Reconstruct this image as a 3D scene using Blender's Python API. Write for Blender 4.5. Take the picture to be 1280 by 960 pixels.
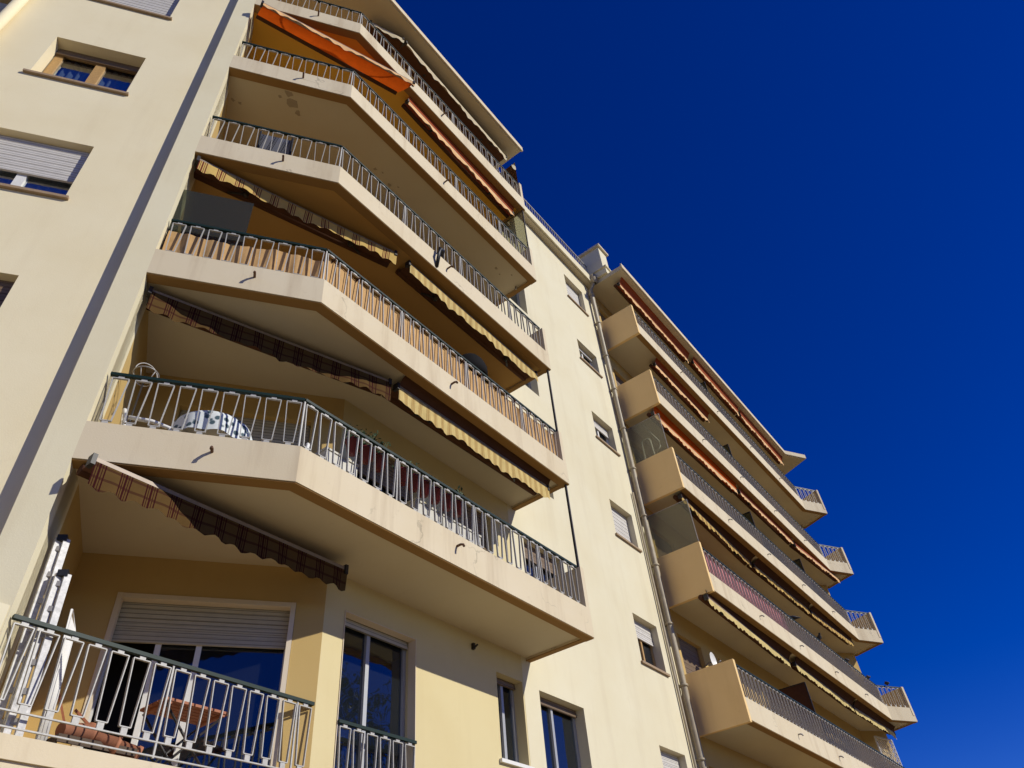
import bpy, math, random
from mathutils import Matrix, Vector
random.seed(7)
for o in list(bpy.data.objects): bpy.data.objects.remove(o)
SC = bpy.context.scene
COL = SC.collection
# ---------------------------------------------------------------- camera, sky, sun, exposure
CZ = 1.6
cd = bpy.data.cameras.new('camera'); cam = bpy.data.objects.new('camera', cd); COL.objects.link(cam)
cd.sensor_width = 36.0; cd.lens = 917.0 / 1280 * 36; cd.clip_start = 0.05; cd.clip_end = 3000
Rm = ((0.6111943, -0.4967871, -0.6161527), (-0.7873536, -0.4610222, -0.4093079), (-0.0807212, 0.7352967, -0.6729212))
M4 = Matrix(((*Rm[0], 0), (*Rm[1], 0), (*Rm[2], 0), (0, 0, 0, 1)))
cam.matrix_world = Matrix.Translation((0, 0, CZ)) @ M4
SC.camera = cam
SUN = Vector((0.36, -1.25, 0.776)).normalized()          # direction towards the sun
el = math.asin(SUN.z); rot = math.atan2(SUN.x, SUN.y)
w = bpy.data.worlds.new("World"); SC.world = w; w.use_nodes = True
nt = w.node_tree; bg = nt.nodes['Background']
sky = nt.nodes.new('ShaderNodeTexSky'); sky.sky_type = 'NISHITA'; sky.sun_disc = False
sky.sun_elevation = el; sky.sun_rotation = rot
sky.altitude = 1500; sky.air_density = 0.75; sky.dust_density = 0.0; sky.ozone_density = 5.0
hs = nt.nodes.new('ShaderNodeHueSaturation'); hs.inputs['Saturation'].default_value = 1.30; hs.inputs['Value'].default_value = 1.0
hs.inputs['Hue'].default_value = 0.528
nt.links.new(sky.outputs[0], hs.inputs['Color']); nt.links.new(hs.outputs[0], bg.inputs[0])
bg.inputs[1].default_value = 0.112
sl = bpy.data.lights.new('sun', 'SUN'); sl.energy = 4.2; sl.angle = math.radians(0.53); sl.color = (1.0, 0.965, 0.865)
so = bpy.data.objects.new('sun', sl); COL.objects.link(so)
so.rotation_euler = SUN.to_track_quat('Z', 'Y').to_euler(); so.location = (20, -30, 40)
vs = SC.view_settings; vs.view_transform = 'Standard'; vs.look = 'None'; vs.exposure = 0.0; vs.gamma = 1.0
SC.cycles.max_bounces = 8; SC.cycles.diffuse_bounces = 5; SC.cycles.transparent_max_bounces = 16

# ---------------------------------------------------------------- mesh helpers
class MB:
    def __init__(s): s.v = []; s.f = []; s.smooth = set()
    def quad(s, *p):
        n = len(s.v); s.v += [tuple(q) for q in p]; s.f.append(tuple(range(n, n + len(p)))); return s
    def frame_box(s, o, e, n, u, a):
        # box in a local frame: origin o, axes e (along), n (inward), u (up); a = (s0,s1,d0,d1,h0,h1)
        o = Vector(o); e = Vector(e); n = Vector(n); u = Vector(u); k = len(s.v)
        for h in (a[4], a[5]):
            for (i, j) in ((a[0], a[2]), (a[1], a[2]), (a[1], a[3]), (a[0], a[3])):
                s.v.append(tuple(o + e * i + n * j + u * h))
        for q in ((3, 2, 1, 0), (4, 5, 6, 7), (0, 1, 5, 4), (1, 2, 6, 5), (2, 3, 7, 6), (3, 0, 4, 7)):
            s.f.append(tuple(k + i for i in q))
        return s
    def box(s, x0, x1, y0, y1, z0, z1):
        return s.frame_box((0, 0, 0), (1, 0, 0), (0, 1, 0), (0, 0, 1), (x0, x1, y0, y1, z0, z1))
    def bar(s, p, q, wd, ht=None, up=(0, 0, 1)):
        p = Vector(p); q = Vector(q); ht = ht or wd
        e = (q - p); L = e.length
        if L < 1e-6: return s
        e /= L; up = Vector(up)
        n = e.cross(up)
        if n.length < 1e-4: n = e.cross(Vector((1, 0, 0)))
        n.normalize(); u = n.cross(e)
        return s.frame_box(p, e, n, u, (0, L, -wd / 2, wd / 2, -ht / 2, ht / 2))
    def prism(s, poly, z0, z1):
        k = len(s.v); m = len(poly)
        s.v += [(p[0], p[1], z0) for p in poly] + [(p[0], p[1], z1) for p in poly]
        s.f.append(tuple(k + i for i in reversed(range(m)))); s.f.append(tuple(k + m + i for i in range(m)))
        for i in range(m):
            j = (i + 1) % m; s.f.append((k + i, k + j, k + m + j, k + m + i))
        return s
    def tube(s, pts, r, seg=8, cap=True):
        pts = [Vector(p) for p in pts]; k = len(s.v)
        rs = r if isinstance(r, (list, tuple)) else [r] * len(pts)
        for i, p in enumerate(pts):
            d = (pts[min(i + 1, len(pts) - 1)] - pts[max(i - 1, 0)]).normalized()
            a = d.cross(Vector((0, 0, 1)))
            if a.length < 0.05: a = d.cross(Vector((1, 0, 0)))
            a.normalize(); b = d.cross(a)
            for j in range(seg):
                t = 2 * math.pi * j / seg
                s.v.append(tuple(p + (a * math.cos(t) + b * math.sin(t)) * rs[i]))
        for i in range(len(pts) - 1):
            for j in range(seg):
                jj = (j + 1) % seg
                s.smooth.add(len(s.f)); s.f.append((k + i * seg + j, k + i * seg + jj, k + (i + 1) * seg + jj, k + (i + 1) * seg + j))
        if cap:
            s.f.append(tuple(k + j for j in reversed(range(seg)))); s.f.append(tuple(k + (len(pts) - 1) * seg + j for j in range(seg)))
        return s
    def lathe(s, c, prof, seg=16):
        k = len(s.v)
        for (r, z) in prof:
            for j in range(seg):
                t = 2 * math.pi * j / seg; s.v.append((c[0] + r * math.cos(t), c[1] + r * math.sin(t), c[2] + z))
        for i in range(len(prof) - 1):
            for j in range(seg):
                jj = (j + 1) % seg
                s.smooth.add(len(s.f)); s.f.append((k + i * seg + j, k + i * seg + jj, k + (i + 1) * seg + jj, k + (i + 1) * seg + j))
        return s
    def grid(s, rows, smooth=True):
        k = len(s.v); m = len(rows[0])
        for r in rows: s.v += [tuple(p) for p in r]
        for i in range(len(rows) - 1):
            for j in range(m - 1):
                if smooth: s.smooth.add(len(s.f))
                s.f.append((k + i * m + j, k + i * m + j + 1, k + (i + 1) * m + j + 1, k + (i + 1) * m + j))
        return s
    def blob(s, c, r, seg=10, rings=6, jit=0.0):
        k = len(s.v)
        for i in range(rings + 1):
            ph = math.pi * i / rings
            for j in range(seg):
                t = 2 * math.pi * j / seg; q = 1 + random.uniform(-jit, jit)
                s.v.append((c[0] + r[0] * q * math.sin(ph) * math.cos(t), c[1] + r[1] * q * math.sin(ph) * math.sin(t), c[2] + r[2] * q * math.cos(ph)))
        for i in range(rings):
            for j in range(seg):
                jj = (j + 1) % seg
                s.smooth.add(len(s.f)); s.f.append((k + i * seg + j, k + (i + 1) * seg + j, k + (i + 1) * seg + jj, k + i * seg + jj))
        return s
    def leaf(s, p, sz):
        p = Vector(p); a = Vector((random.gauss(0, 1), random.gauss(0, 1), random.gauss(0, 1))).normalized()
        b = a.orthogonal().normalized()
        b.rotate(Matrix.Rotation(random.uniform(0, 6.28), 3, a))
        c = a.cross(b)
        return s.quad(p - b * sz, p - c * sz * .45, p + b * sz, p + c * sz * .45)
    def build(s, name, mat, parent=None):
        me = bpy.data.meshes.new(name); me.from_pydata(s.v, [], s.f); me.update()
        if s.smooth:
            fl = [i in s.smooth for i in range(len(s.f))]
            me.polygons.foreach_set('use_smooth', fl)
        me.materials.append(mat)
        o = bpy.data.objects.new(name, me); COL.objects.link(o)
        if parent is not None: attach(o, parent)
        return o
def attach(o, parent):
    o.parent = parent
    if parent.type == 'EMPTY' and not parent.get('local_parts'):
        o.matrix_parent_inverse = Matrix.Translation(-Vector(parent.location))
def tag(o, label=None, cat=None, group=None, kind=None):
    for k, v in (('label', label), ('category', cat), ('group', group), ('kind', kind)):
        if v: o[k] = v
    return o
def thing(name, label, cat, loc, group=None):
    o = bpy.data.objects.new(name, None); COL.objects.link(o); o.location = loc; o.empty_display_size = 0.2
    return tag(o, label, cat, group)

# ---------------------------------------------------------------- materials
def mat_base(name):
    m = bpy.data.materials.new(name); m.use_nodes = True
    return m, m.node_tree, m.node_tree.nodes['Principled BSDF']
def N(t, typ, **kw):
    n = t.nodes.new(typ)
    for k, v in kw.items():
        if k in n.inputs: n.inputs[k].default_value = v
        else: setattr(n, k, v)
    return n
def rgb(c): return (c[0], c[1], c[2], 1)
def noise(t, vec, scale, detail=4, rough=0.55, sc=(1, 1, 1)):
    mp = N(t, 'ShaderNodeMapping'); mp.inputs['Scale'].default_value = sc; t.links.new(vec, mp.inputs['Vector'])
    n = N(t, 'ShaderNodeTexNoise'); n.inputs['Scale'].default_value = scale; n.inputs['Detail'].default_value = detail; n.inputs['Roughness'].default_value = rough
    t.links.new(mp.outputs[0], n.inputs['Vector']); return n.outputs['Fac']
def ramp(t, fac, a, b, ca=(0, 0, 0), cb=(1, 1, 1)):
    r = N(t, 'ShaderNodeValToRGB'); r.color_ramp.elements[0].position = a; r.color_ramp.elements[1].position = b
    r.color_ramp.elements[0].color = rgb(ca); r.color_ramp.elements[1].color = rgb(cb); t.links.new(fac, r.inputs[0]); return r.outputs[0]
def mix(t, fac, a, b, mode='MIX'):
    m = N(t, 'ShaderNodeMix'); m.data_type = 'RGBA'; m.blend_type = mode
    for sock, val in ((m.inputs[0], fac), (m.inputs[6], a), (m.inputs[7], b)):
        if hasattr(val, 'node'): t.links.new(val, sock)
        else: sock.default_value = val if not isinstance(val, (tuple, list)) else rgb(val)
    return m.outputs[2]
def plaster(name, c, dirt=(0.55, 0.45, 0.36), amt=0.35, streak=0.25, grain=0.25, rough=0.9, cracks=0.0):
    m, t, p = mat_base(name)
    vec = N(t, 'ShaderNodeNewGeometry').outputs['Position']
    big = ramp(t, noise(t, vec, 0.55, 5, 0.6), 0.35, 0.75)
    c2 = tuple(x * y for x, y in zip(c, (0.93, 0.90, 0.84)))
    col = mix(t, big, c, c2)
    st = ramp(t, noise(t, vec, 2.2, 5, 0.65, (1, 1, 0.09)), 0.52, 0.80)
    dc = tuple(x * y for x, y in zip(c, dirt))
    s1 = N(t, 'ShaderNodeMath', operation='MULTIPLY'); t.links.new(st, s1.inputs[0]); s1.inputs[1].default_value = streak
    col = mix(t, s1.outputs[0], col, dc)
    sp = ramp(t, noise(t, vec, 5.5, 8, 0.7), 0.60, 0.78)
    s2 = N(t, 'ShaderNodeMath', operation='MULTIPLY'); t.links.new(sp, s2.inputs[0]); s2.inputs[1].default_value = amt * 0.6
    col = mix(t, s2.outputs[0], col, dc)
    if cracks > 0:
        ns = N(t, 'ShaderNodeTexNoise'); ns.inputs['Scale'].default_value = 3.0; ns.inputs['Detail'].default_value = 5; t.links.new(vec, ns.inputs['Vector'])
        av = N(t, 'ShaderNodeMix'); av.data_type = 'VECTOR'; av.inputs[0].default_value = 0.35
        t.links.new(vec, av.inputs[4]); t.links.new(ns.outputs['Color'], av.inputs[5])
        vo = N(t, 'ShaderNodeTexVoronoi'); vo.feature = 'DISTANCE_TO_EDGE'; vo.inputs['Scale'].default_value = 1.5; t.links.new(av.outputs[1], vo.inputs['Vector'])
        ln = ramp(t, vo.outputs['Distance'], 0.003, 0.012, (1, 1, 1), (0, 0, 0)); mk = ramp(t, noise(t, vec, 0.9, 3), 0.54, 0.62)
        mm = N(t, 'ShaderNodeMath', operation='MULTIPLY'); t.links.new(ln, mm.inputs[0]); t.links.new(mk, mm.inputs[1])
        m3 = N(t, 'ShaderNodeMath', operation='MULTIPLY'); t.links.new(mm.outputs[0], m3.inputs[0]); m3.inputs[1].default_value = cracks
        col = mix(t, m3.outputs[0], col, tuple(x * .45 for x in c))
    t.links.new(col, p.inputs['Base Color']); p.inputs['Roughness'].default_value = rough
    p.inputs['Specular IOR Level'].default_value = 0.2
    b = N(t, 'ShaderNodeBump'); b.inputs['Strength'].default_value = grain; b.inputs['Distance'].default_value = 0.005
    t.links.new(noise(t, vec, 60, 5, 0.6), b.inputs['Height']); t.links.new(b.outputs[0], p.inputs['Normal'])
    return m
def plain(name, c, rough=0.6, metal=0.0, var=0.12, spec=0.4, scale=14):
    m, t, p = mat_base(name)
    vec = N(t, 'ShaderNodeNewGeometry').outputs['Position']
    n = ramp(t, noise(t, vec, scale, 4, 0.6), 0.3, 0.75)
    col = mix(t, n, c, tuple(x * (1 - var * 2) for x in c))
    t.links.new(col, p.inputs['Base Color']); p.inputs['Roughness'].default_value = rough; p.inputs['Metallic'].default_value = metal
    p.inputs['Specular IOR Level'].default_value = spec
    return m
def cloth(name, c, lines=None, trans=0.3, period=0.30, hline=False, var=0.10):
    # awning canvas: stripes along x (and optional cross lines), partly translucent
    m, t, p = mat_base(name)
    vec = N(t, 'ShaderNodeNewGeometry').outputs['Position']
    n = ramp(t, noise(t, vec, 6, 5, 0.6), 0.3, 0.75)
    col = mix(t, n, c, tuple(x * (1 - var * 2) for x in c))
    if lines:
        sx = N(t, 'ShaderNodeSeparateXYZ'); t.links.new(vec, sx.inputs[0])
        d = N(t, 'ShaderNodeMath', operation='DIVIDE'); t.links.new(sx.outputs[0], d.inputs[0]); d.inputs[1].default_value = period
        fr = N(t, 'ShaderNodeMath', operation='FRACT'); t.links.new(d.outputs[0], fr.inputs[0])
        r = N(t, 'ShaderNodeValToRGB'); cr = r.color_ramp; cr.interpolation = 'CONSTANT'
        pos = [(0, 0), (.40, 1), (.45, 0), (.50, 1), (.53, 0), (.58, 1), (.66, 0), (.71, 1), (.74, 0), (.80, 1), (.85, 0)]
        cr.elements[0].position = 0; cr.elements[0].color = (0, 0, 0, 1); cr.elements[1].position = .40; cr.elements[1].color = (1, 1, 1, 1)
        for a, b in pos[2:]:
            e = cr.elements.new(a); e.color = (b, b, b, 1)
        t.links.new(fr.outputs[0], r.inputs[0])
        col = mix(t, r.outputs[0], col, lines)
        if hline:
            d2 = N(t, 'ShaderNodeMath', operation='DIVIDE'); t.links.new(sx.outputs[2], d2.inputs[0]); d2.inputs[1].default_value = 0.13
            f2 = N(t, 'ShaderNodeMath', operation='FRACT'); t.links.new(d2.outputs[0], f2.inputs[0])
            g = N(t, 'ShaderNodeMath', operation='GREATER_THAN'); t.links.new(f2.outputs[0], g.inputs[0]); g.inputs[1].default_value = 0.78
            g2 = N(t, 'ShaderNodeMath', operation='MULTIPLY'); t.links.new(g.outputs[0], g2.inputs[0]); g2.inputs[1].default_value = 0.6
            col = mix(t, g2.outputs[0], col, lines)
    t.links.new(col, p.inputs['Base Color']); p.inputs['Roughness'].default_value = 0.9; p.inputs['Specular IOR Level'].default_value = 0.1
    if trans > 0:
        tr = N(t, 'ShaderNodeBsdfTranslucent'); t.links.new(col, tr.inputs[0])
        ms = N(t, 'ShaderNodeMixShader'); ms.inputs[0].default_value = trans
        t.links.new(p.outputs[0], ms.inputs[1]); t.links.new(tr.outputs[0], ms.inputs[2])
        t.links.new(ms.outputs[0], t.nodes['Material Output'].inputs[0])
    return m
def slats(name, c, period, dark=0.45, axis=2, duty=0.2):
    m, t, p = mat_base(name)
    vec = N(t, 'ShaderNodeNewGeometry').outputs['Position']
    sx = N(t, 'ShaderNodeSeparateXYZ'); t.links.new(vec, sx.inputs[0])
    d = N(t, 'ShaderNodeMath', operation='DIVIDE'); t.links.new(sx.outputs[axis], d.inputs[0]); d.inputs[1].default_value = period
    fr = N(t, 'ShaderNodeMath', operation='FRACT'); t.links.new(d.outputs[0], fr.inputs[0])
    g = N(t, 'ShaderNodeMath', operation='LESS_THAN'); t.links.new(fr.outputs[0], g.inputs[0]); g.inputs[1].default_value = duty
    n = ramp(t, noise(t, vec, 8, 4, 0.6), 0.3, 0.8)
    col = mix(t, n, c, tuple(x * 0.85 for x in c))
    col = mix(t, g.outputs[0], col, tuple(x * dark for x in c))
    t.links.new(col, p.inputs['Base Color']); p.inputs['Roughness'].default_value = 0.55
    b = N(t, 'ShaderNodeBump'); b.inputs['Strength'].default_value = 0.6; b.inputs['Distance'].default_value = 0.01
    t.links.new(fr.outputs[0], b.inputs['Height']); t.links.new(b.outputs[0], p.inputs['Normal'])
    return m
def glass_mat(name, tint=(0.55, 0.6, 0.6), refl=0.0, rough=0.02, op=0.25, body=(0.02, 0.025, 0.03), gf=1.0):
    # thin pane: fresnel reflection over a partly see-through tinted sheet
    m, t, p = mat_base(name)
    tr = N(t, 'ShaderNodeBsdfTransparent'); tr.inputs[0].default_value = rgb(tint)
    df = N(t, 'ShaderNodeBsdfDiffuse'); df.inputs[0].default_value = rgb(body)
    a = N(t, 'ShaderNodeMixShader'); a.inputs[0].default_value = op
    t.links.new(tr.outputs[0], a.inputs[1]); t.links.new(df.outputs[0], a.inputs[2])
    gl = N(t, 'ShaderNodeBsdfGlossy'); gl.inputs['Roughness'].default_value = rough
    gl.inputs[0].default_value = (0.9, 0.95, 1, 1)
    gv = N(t, 'ShaderNodeNewGeometry').outputs['Position']; gb = N(t, 'ShaderNodeBump'); gb.inputs['Strength'].default_value = .12; gb.inputs['Distance'].default_value = .05
    t.links.new(noise(t, gv, 1.6, 2), gb.inputs['Height']); t.links.new(gb.outputs[0], gl.inputs['Normal'])
    lw = N(t, 'ShaderNodeFresnel'); lw.inputs['IOR'].default_value = 1.55
    ad = N(t, 'ShaderNodeMath', operation='ADD'); t.links.new(lw.outputs[0], ad.inputs[0]); ad.inputs[1].default_value = refl; ad.use_clamp = True
    gm = N(t, 'ShaderNodeMath', operation='MULTIPLY'); t.links.new(ad.outputs[0], gm.inputs[0]); gm.inputs[1].default_value = gf; ad = gm
    b = N(t, 'ShaderNodeMixShader'); t.links.new(ad.outputs[0], b.inputs[0]); t.links.new(a.outputs[0], b.inputs[1]); t.links.new(gl.outputs[0], b.inputs[2])
    t.links.new(b.outputs[0], t.nodes['Material Output'].inputs[0])
    return m
CREAM = (0.70, 0.64, 0.465); OCHRE = (0.66, 0.50, 0.25); PINKISH = (0.68, 0.565, 0.42)
M = {}
M['cream'] = plaster('cream_plaster', CREAM, amt=0.2, streak=0.22)
M['cream_left'] = plaster('left_wall_plaster', (0.80, 0.705, 0.48), amt=0.18, streak=0.16)
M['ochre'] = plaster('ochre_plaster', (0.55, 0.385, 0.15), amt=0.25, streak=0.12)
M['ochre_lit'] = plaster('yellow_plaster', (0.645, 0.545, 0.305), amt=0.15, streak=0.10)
M['pier'] = plaster('grey_cream_plaster', (0.74, 0.67, 0.47), amt=0.2, streak=0.2)
M['fascia'] = plaster('weathered_fascia', (0.66, 0.565, 0.40), dirt=(0.5, 0.40, 0.32), amt=0.6, streak=0.6, cracks=0.6)
M['soffit'] = plaster('soffit_paint', (0.57, 0.50, 0.365), amt=0.25, streak=0.0)
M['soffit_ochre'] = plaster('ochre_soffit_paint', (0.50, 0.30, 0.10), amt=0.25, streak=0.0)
M['panel'] = plaster('balcony_end_paint', (0.86, 0.61, 0.29), amt=0.35, streak=0.2)
M['roofing'] = plain('roof_felt', (0.22, 0.2, 0.18), 0.9)
M['white_metal'] = plain('white_painted_metal', (0.49, 0.47, 0.43), 0.45, var=0.14, scale=40)
M['grey_metal'] = plain('grey_painted_metal', (0.36, 0.34, 0.32), 0.5, 0.2)
M['rail_grey'] = plain('weathered_white_metal', (0.42, 0.39, 0.34), 0.5, var=0.1)
M['green_metal'] = plain('dark_green_metal', (0.008, 0.024, 0.018), 0.5, spec=0.25)
M['dark_metal'] = plain('dark_metal', (0.025, 0.02, 0.018), 0.5)
M['alu'] = plain('aluminium_frame', (0.45, 0.45, 0.44), 0.4, 0.3, var=0.05)
M['trim'] = plaster('pale_window_surround', (0.70, 0.60, 0.46), amt=.2, streak=.1)
M['drip'] = plaster('ochre_edge_paint', (0.28, 0.16, 0.055), amt=.3, streak=0)
M['wood'] = plain('varnished_wood', (0.50, 0.30, 0.11), 0.5, scale=30)
M['sillstone'] = plain('brown_sill', (0.36, 0.25, 0.15), 0.7)
M['whiteframe'] = plain('white_frame', (0.75, 0.73, 0.68), 0.5, var=0.04)
M['shutter_white'] = slats('white_shutter', (0.66, 0.62, 0.56), 0.055)
M['shutter_beige'] = slats('beige_shutter', (0.48, 0.43, 0.32), 0.052)
M['shutter_brown'] = slats('brown_shutter', (0.20, 0.13, 0.07), 0.06)
M['glass'] = glass_mat('window_glass', op=0.45, refl=0.06)
M['glass_dull'] = glass_mat('dull_window_glass', tint=(.7, .74, .75), op=0.2, refl=0.0, gf=0.45)
M['frost'] = glass_mat('frosted_glass', tint=(0.72, 0.72, 0.60), op=0.26, body=(0.50, 0.47, 0.34), rough=0.5, refl=0.0, gf=0.04)
M['smoke'] = glass_mat('smoked_glass', tint=(0.50, 0.53, 0.44), op=0.3, body=(0.055, 0.058, 0.042), rough=0.5, refl=0.0, gf=0.03)
M['clear'] = glass_mat('clear_glass', tint=(0.72, 0.85, 0.85), op=0.12, body=(0.1, 0.14, 0.14), refl=0.05)
M['room'] = plain('dark_room', (0.035, 0.028, 0.022), 0.95)
M['curtain'] = plain('blue_grey_curtain', (0.22, 0.30, 0.40), 0.9)
M['curtain_white'] = plain('white_net_curtain', (0.6, 0.62, 0.62), 0.9)
M['pipe'] = plain('cream_pipe', (0.42, 0.35, 0.235), 0.5, var=0.15, scale=6)
M['plaid'] = cloth('yellow_plaid_canvas', (0.72, 0.50, 0.16), (0.16, 0.03, 0.025), 0.25, 0.27)
M['plaid_shaded'] = cloth('shaded_plaid_canvas', (0.10, 0.056, 0.017), (0.03, 0.004, 0.004), 0.0, 0.27, True)  # yellow plaid with the shade darkened into its canvas colour
M['stripe'] = cloth('yellow_striped_canvas', (0.76, 0.58, 0.24), (0.36, 0.20, 0.06), 0.25, 0.16)
M['orange'] = cloth('orange_canvas', (0.80, 0.13, 0.01), None, 0.28)
M['red'] = cloth('rust_red_canvas', (0.30, 0.06, 0.025), None, 0.2)
M['peach'] = cloth('peach_valance', (0.88, 0.54, 0.26), None, 0.12)
M['offwhite'] = cloth('offwhite_canvas', (0.80, 0.68, 0.46), None, 0.3)
M['yellow'] = cloth('pale_yellow_canvas', (0.82, 0.65, 0.28), None, 0.3)
M['brownfab'] = cloth('dark_brown_canvas', (0.10, 0.045, 0.025), None, 0.1)
M['screen'] = cloth('tan_screen_cloth', (0.72, 0.45, 0.20), None, 0.25)
M['pink'] = cloth('pink_screen_cloth', (0.82, 0.33, 0.34), None, 0.3)
M['leaf'] = plain('plant_leaf', (0.05, 0.085, 0.03), 0.7)
M['darkleaf'] = plain('tree_leaf', (0.035, 0.06, 0.02), 0.7)
M['bark'] = plain('bark', (0.10, 0.07, 0.05), 0.9)
M['redpot'] = plain('red_planter', (0.17, 0.016, 0.02), 0.5)
M['whitepot'] = plain('white_plastic', (0.78, 0.76, 0.72), 0.4, var=0.03)
M['cabinet'] = plain('offwhite_laminate', (.56, .53, .45), .5, var=.08)
M['rust'] = plain('rusty_spout', (.15, .075, .04), .8, var=.25, scale=60)
M['blackcloth'] = cloth('black_parasol_cloth', (.014, .013, .013), None, 0.0)
M['bar'] = plain('bronze_bar', (.30, .23, .17), .5, .1)
M['hoodred'] = cloth('brick_red_canvas', (0.46, 0.10, 0.035), None, 0.15)
M['soffit_bounce'] = plaster('orange_bounce_soffit', (.78, .42, .06), amt=.2, streak=0)  # soffit colour carries the orange light bounced up from the awning
M['terracotta'] = plain('terracotta', (0.42, 0.17, 0.09), 0.8)
M['redwood'] = plain('red_brown_wood', (0.36, 0.12, 0.05), 0.6, scale=30)
M['bird'] = plain('pigeon_feather', (0.035, 0.035, 0.045), 0.7)
M['black'] = plain('black_plastic', (0.015, 0.015, 0.016), 0.5)

S = lambda k: 6.29 + 2.8985 * k        # underside of the balcony of storey k
# ---------------------------------------------------------------- ground
def sheet(name, x0, x1, y0, y1, z, m):
    return tag(MB().quad((x0, y0, z), (x1, y0, z), (x1, y1, z), (x0, y1, z)).build(name, m), kind='structure')
M['asphalt'] = plain('asphalt', (0.055, 0.053, 0.05), 0.9, var=0.2, scale=3)
M['paving'] = plaster('paving', (0.30, 0.225, 0.125), amt=0.5, streak=0.0)
sheet('ground', -900, 900, -900, 900, -0.12, plain('dry_ground', (0.13, 0.10, 0.055), 0.95, var=0.2, scale=0.05))
sheet('road', -300, 300, -13.0, -4.0, -0.115, M['asphalt'])
MB_ = MB().box(-60, 70, -4.0, 7.5, -0.11, 0.0); tag(MB_.build('pavement', M['paving']), kind='structure')

# ---------------------------------------------------------------- the building
YW = 6.75; C35, S35 = math.cos(math.radians(35)), math.sin(math.radians(35))
B = Vector((3.93, 5.5)); P1 = Vector((2.167, 6.72)); E_ = Vector((9.81, 5.5))
eL = Vector((-C35, S35)); nL = Vector((S35, C35))
P0 = P1 + eL * 0.31
Lo = P1 + nL * 0.165                       # origin of the left wall plane
RC = Vector((3.19, 8.37)); Cc = Vector((5.5, 6.75))
bld = thing('apartment_building', 'tall cream apartment building with angled balconies, awnings and seven window columns filling the left and centre', 'building', (8, 6.75, 0))
bld['label'] = 'tall cream apartment building with stacked angled concrete balconies'
UP = (0, 0, 1)
v3 = lambda p, z=0.0: Vector((p[0], p[1], z))
FA = (v3((0, YW)), Vector((1, 0, 0)), Vector((0, 1, 0)))
FL = (v3(Lo), v3(eL), v3(nL))
FB = (v3(Cc), v3(eL), v3(nL))
def wall(name, F, s0, s1, z0, z1, holes, m, depth=0.22, parent=None):
    o, e, n = F; mb = MB()
    ss = sorted({s0, s1, *[h[0] for h in holes], *[h[1] for h in holes]}); zs = sorted({z0, z1, *[h[2] for h in holes], *[h[3] for h in holes]})
    ss = [s for s in ss if s0 <= s <= s1]; zs = [z for z in zs if z0 <= z <= z1]
    P = lambda s, d, z: o + e * s + n * d + Vector((0, 0, z))
    for i in range(len(ss) - 1):
        for j in range(len(zs) - 1):
            cs, cz = (ss[i] + ss[i + 1]) / 2, (zs[j] + zs[j + 1]) / 2
            if any(h[0] < cs < h[1] and h[2] < cz < h[3] for h in holes): continue
            mb.quad(P(ss[i], 0, zs[j]), P(ss[i + 1], 0, zs[j]), P(ss[i + 1], 0, zs[j + 1]), P(ss[i], 0, zs[j + 1]))
    for a, b, c, d in holes:
        mb.quad(P(a, 0, c), P(a, 0, d), P(a, depth, d), P(a, depth, c)); mb.quad(P(b, 0, d), P(b, 0, c), P(b, depth, c), P(b, depth, d))
        mb.quad(P(a, 0, d), P(b, 0, d), P(b, depth, d), P(a, depth, d)); mb.quad(P(b, 0, c), P(a, 0, c), P(a, depth, c), P(b, depth, c))
    D = depth + 0.03                                     # plain back side, so the wall has thickness
    mb.quad(P(s0, D, z0), P(s0, D, z1), P(s0, 0, z1), P(s0, 0, z0)); mb.quad(P(s1, 0, z0), P(s1, 0, z1), P(s1, D, z1), P(s1, D, z0))
    mb.quad(P(s0, 0, z1), P(s0, D, z1), P(s1, D, z1), P(s1, 0, z1)); mb.quad(P(s0, 0, z0), P(s1, 0, z0), P(s1, D, z0), P(s0, D, z0))
    for i in range(len(ss) - 1):
        for j in range(len(zs) - 1):
            cs, cz = (ss[i] + ss[i + 1]) / 2, (zs[j] + zs[j + 1]) / 2
            if any(h[0] < cs < h[1] and h[2] < cz < h[3] for h in holes): continue
            mb.quad(P(ss[i], D, zs[j + 1]), P(ss[i + 1], D, zs[j + 1]), P(ss[i + 1], D, zs[j]), P(ss[i], D, zs[j]))
    return mb.build(name, m, parent or bld)
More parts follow.
